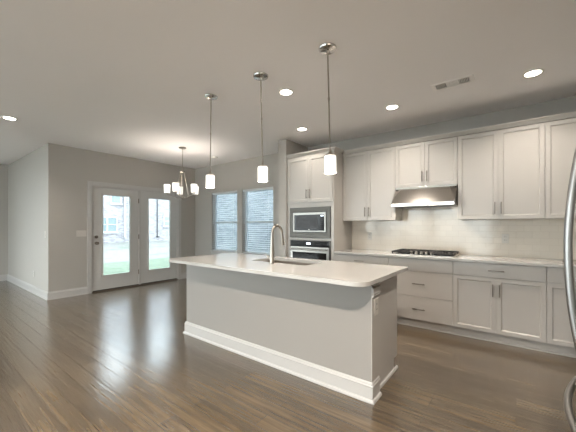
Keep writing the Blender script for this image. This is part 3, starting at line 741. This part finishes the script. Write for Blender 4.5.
# air vent, smoke detector
t = thing('air_vent', 'white rectangular ceiling air vent with three louvred sections', 'air vent', (-.512, 3.408, ZC - .0006))
vx0, vx1, vy0, vy1 = -.70, -.325, 3.325, 3.49; zv = ZC - .0006; fr_ = .022
cells = [(vx0 + .034, vx0 + .132, -.9), (vx0 + .140, vx0 + .238, 1.5), (vx0 + .246, vx1 - .034, .9)]
bm = bmesh.new()
for q in ((vx0, vx1, vy0, vy0 + fr_), (vx0, vx1, vy1 - fr_, vy1), (vx0, vx0 + .034, vy0 + fr_, vy1 - fr_), (vx1 - .034, vx1, vy0 + fr_, vy1 - fr_), (cells[0][1], cells[1][0], vy0 + fr_, vy1 - fr_), (cells[1][1], cells[2][0], vy0 + fr_, vy1 - fr_)):
    bx(bm, q[0], q[1], q[2], q[3], zv - .008, zv)
obj('frame', bm, 'vent', t)
obj('cavity', box(vx0 + fr_, vx1 - fr_, vy0 + fr_, vy1 - fr_, zv - .0012, zv), 'ventgrey', t)
for (x0, x1, ang) in cells:
    bm = bmesh.new()
    if ang == 1.5:
        for i in range(9):
            yy = vy0 + fr_ + .003 + i * .0131; bx(bm, x0, x1, yy, yy + .0085, zv - .006, zv - .0045)
    else:
        n = int((x1 - x0) / .0135)
        for i in range(n):
            xx = x0 + .004 + i * .0135; s_ = .006 if ang > 0 else -.002
            v4 = [bm.verts.new(p) for p in ((xx, vy0 + fr_, zv - .002), (xx, vy1 - fr_, zv - .002), (xx + s_, vy1 - fr_, zv - .0075), (xx + s_, vy0 + fr_, zv - .0075))]
            v5 = [bm.verts.new(p.co + Vector((.0025, 0, 0))) for p in v4]
            bm.faces.new(v4); bm.faces.new(v5[::-1])
            for k_ in range(4): bm.faces.new([v4[k_], v5[k_], v5[(k_ + 1) % 4], v4[(k_ + 1) % 4]])
    obj('louvers', bm, 'vent', t)
bm = bmesh.new(); lathe(bm, [(0, 0), (.065, 0), (.066, -.012), (.058, -.028), (.03, -.034), (0, -.035)], (-5.02, 4.03, ZC - .0006), 32)
tag(obj('smoke_detector', bm, 'plastic', smooth=True), 'small round white smoke detector on the ceiling beyond the chandelier', 'smoke detector')

# ------------------------------------------------------------------ outlets and switches
def plate(name, cat, lab, loc, face, gangs=1, kind='outlet', group=None, W=.07, H=.115):
    """plate centred at loc; face: '-y' (kitchen wall, hall), '+x' (patio wall, island end)"""
    t = thing(name, lab, cat, loc, group)
    Wt = W + .046 * (gangs - 1)
    def q(bm, u0, u1, z0, z1, d0, d1, bev=0):
        if face == '-y': bx(bm, loc[0] + u0, loc[0] + u1, loc[1] - d1, loc[1] - d0, loc[2] + z0, loc[2] + z1, bev=bev)
        else: bx(bm, loc[0] + d0, loc[0] + d1, loc[1] + u0, loc[1] + u1, loc[2] + z0, loc[2] + z1, bev=bev)
    bm = bmesh.new(); q(bm, -Wt / 2, Wt / 2, -H / 2, H / 2, .0004, .006, .002); obj('cover_plate', bm, 'plate', t)
    for k_ in range(gangs):
        u = (k_ - (gangs - 1) / 2) * .046
        if kind == 'switch':
            bm = bmesh.new(); q(bm, u - .0165, u + .0165, -.033, .033, .0062, .010, .0015); obj('rocker', bm, 'plate', t)
        else:
            for z in (-.02, .02):
                bm = bmesh.new(); q(bm, u - .016, u + .016, z - .014, z + .014, .0062, .008, .001); rc = obj('receptacle', bm, 'plate', t)
                bm = bmesh.new(); q(bm, u - .008, u - .005, z - .004, z + .007, .0081, .0086); q(bm, u + .005, u + .008, z - .004, z + .007, .0081, .0086); obj('slots', bm, 'slot', rc)
    return t
G1 = 'white outlets on the tile backsplash'
plate('wall_outlet', 'outlet', 'white outlet on the backsplash left of the cooktop', (-1.856, YW - .011, 1.13), '-y', group=G1)
plate('wall_outlet', 'outlet', 'white outlet on the backsplash right of the cooktop', (-.105, YW - .011, 1.135), '-y', group=G1)
plate('wall_outlet', 'outlet', 'white outlet low on the hall wall at far left', (-7.385, YH, .37), '-y')
plate('wall_outlet', 'outlet', 'white outlet on the end of the island just under the top', (IX1 + .006, 2.185, .685), '+x', W=.08, H=.125)
plate('light_switch', 'switch', 'wide triple light switch beside the patio doors', (XD, 2.09, 1.15), '+x', 3, 'switch')
plate('light_switch', 'switch', 'single white light switch on the hall wall near the corner', (-6.64, YH, 1.14), '-y', 1, 'switch')

# ------------------------------------------------------------------ outside
bm = bmesh.new()
vs = [bm.verts.new(p) for p in ((-60, -40, 1.6), (XD - 3.5, -40, -.25), (XD - 3.5, 60, -.25), (-60, 60, 1.6))]; bm.faces.new(vs)
bm2 = bmesh.new()
vs = [bm2.verts.new(p) for p in ((-32, -40, .42), (XD - .3, -40, -.22), (XD - .3, 45, -.22), (-32, 45, .42))]; bm2.faces.new(vs[::-1]); bm.free()
struct('ground_yard', bm2, 'lawn')
bm = bmesh.new(); bx(bm, XD - .3, 30, YW + T, 45, -.35, -.25); struct('ground_side', bm, 'lawn')
bm = bmesh.new(); bx(bm, XD - .3, 30, -40, YB - T, -.35, -.25); struct('ground_rear_bounce', bm, 'concrete')  # unseen ground, added as a pale reflector outside the rear windows
bm = bmesh.new()
struct('ground_grass', box(XD - 7.2, XD - .5, 1.0, 14, -.3, -.085), 'grass')

fx_ = -21.5
t = thing('brick_house', 'pale brick house across the yard, seen through the patio doors', 'house', (-25, 10, .2))
obj('brick_wall', box(-31, fx_, -6, 11.80, .0, 6.5), 'brick', t)
obj('brick_wing', box(-31, fx_, 11.805, 24, .0, 6.5), 'brick', t)
bm = bmesh.new(); v6 = [bm.verts.new(p) for p in ((-31.4, -6.4, 6.5), (fx_ + .4, -6.4, 6.5), (-26.3, -6.4, 9.2), (-31.4, 24.4, 6.5), (fx_ + .4, 24.4, 6.5), (-26.3, 24.4, 9.2))]
for f in ((0, 1, 2), (3, 5, 4), (0, 2, 5, 3), (1, 4, 5, 2), (0, 3, 4, 1)): bm.faces.new([v6[i] for i in f])
obj('roof', bm, 'roof', t)
def hwin(xf, y0, y1, z0, z1, two=False):
    bm = bmesh.new(); f = .07
    for q in ((y0, y0 + f, z0, z1), (y1 - f, y1, z0, z1), (y0 + f, y1 - f, z0, z0 + f), (y0 + f, y1 - f, z1 - f, z1), (y0 + f, y1 - f, (z0 + z1) / 2 - .03, (z0 + z1) / 2 + .03)): bx(bm, xf, xf + .05, *q[:2], *q[2:])
    if two: bx(bm, xf, xf + .05, (y0 * .62 + y1 * .38) - .05, (y0 * .62 + y1 * .38) + .05, z0 + f, z1 - f)
    bx(bm, xf, xf + .09, y0 - .05, y1 + .05, z0 - .07, z0)
    o = obj('window', bm, 'outtrim', t); obj('pane', box(xf + .01, xf + .02, y0 + f, y1 - f, z0 + f, z1 - f), 'outglass', o)
hwin(fx_, 8.0, 9.03, .86, 1.90, True); hwin(fx_, 8.6, 9.3, 2.78, 3.9)
hwin(fx_, 12.35, 13.0, 1.25, 2.05)
for (x, y) in ((fx_ + .06, 9.50), (fx_ + .06, 11.85)):
    hw = .05 if y < 10 else .025
    bm = bmesh.new(); bx(bm, x - hw, x + hw, y - hw, y + hw, .5, 6.45); bx(bm, x - .05, x + .22, y - .05, y + .05, .42, .52); obj('downspout', bm, 'outtrim' if y < 10 else 'slot', t)
t = thing('neighbouring_house', 'grey brick wall of the house next door, seen through the dining windows', 'house', (-6, 8.5, -.25))
obj('brick_wall', box(-11.6, 6, 7.9, 14, -.25, 6.2), 'brick2', t)
obj('roof', box(-12, 6.4, 7.5, 14.4, 6.2, 6.5), 'roof', t)
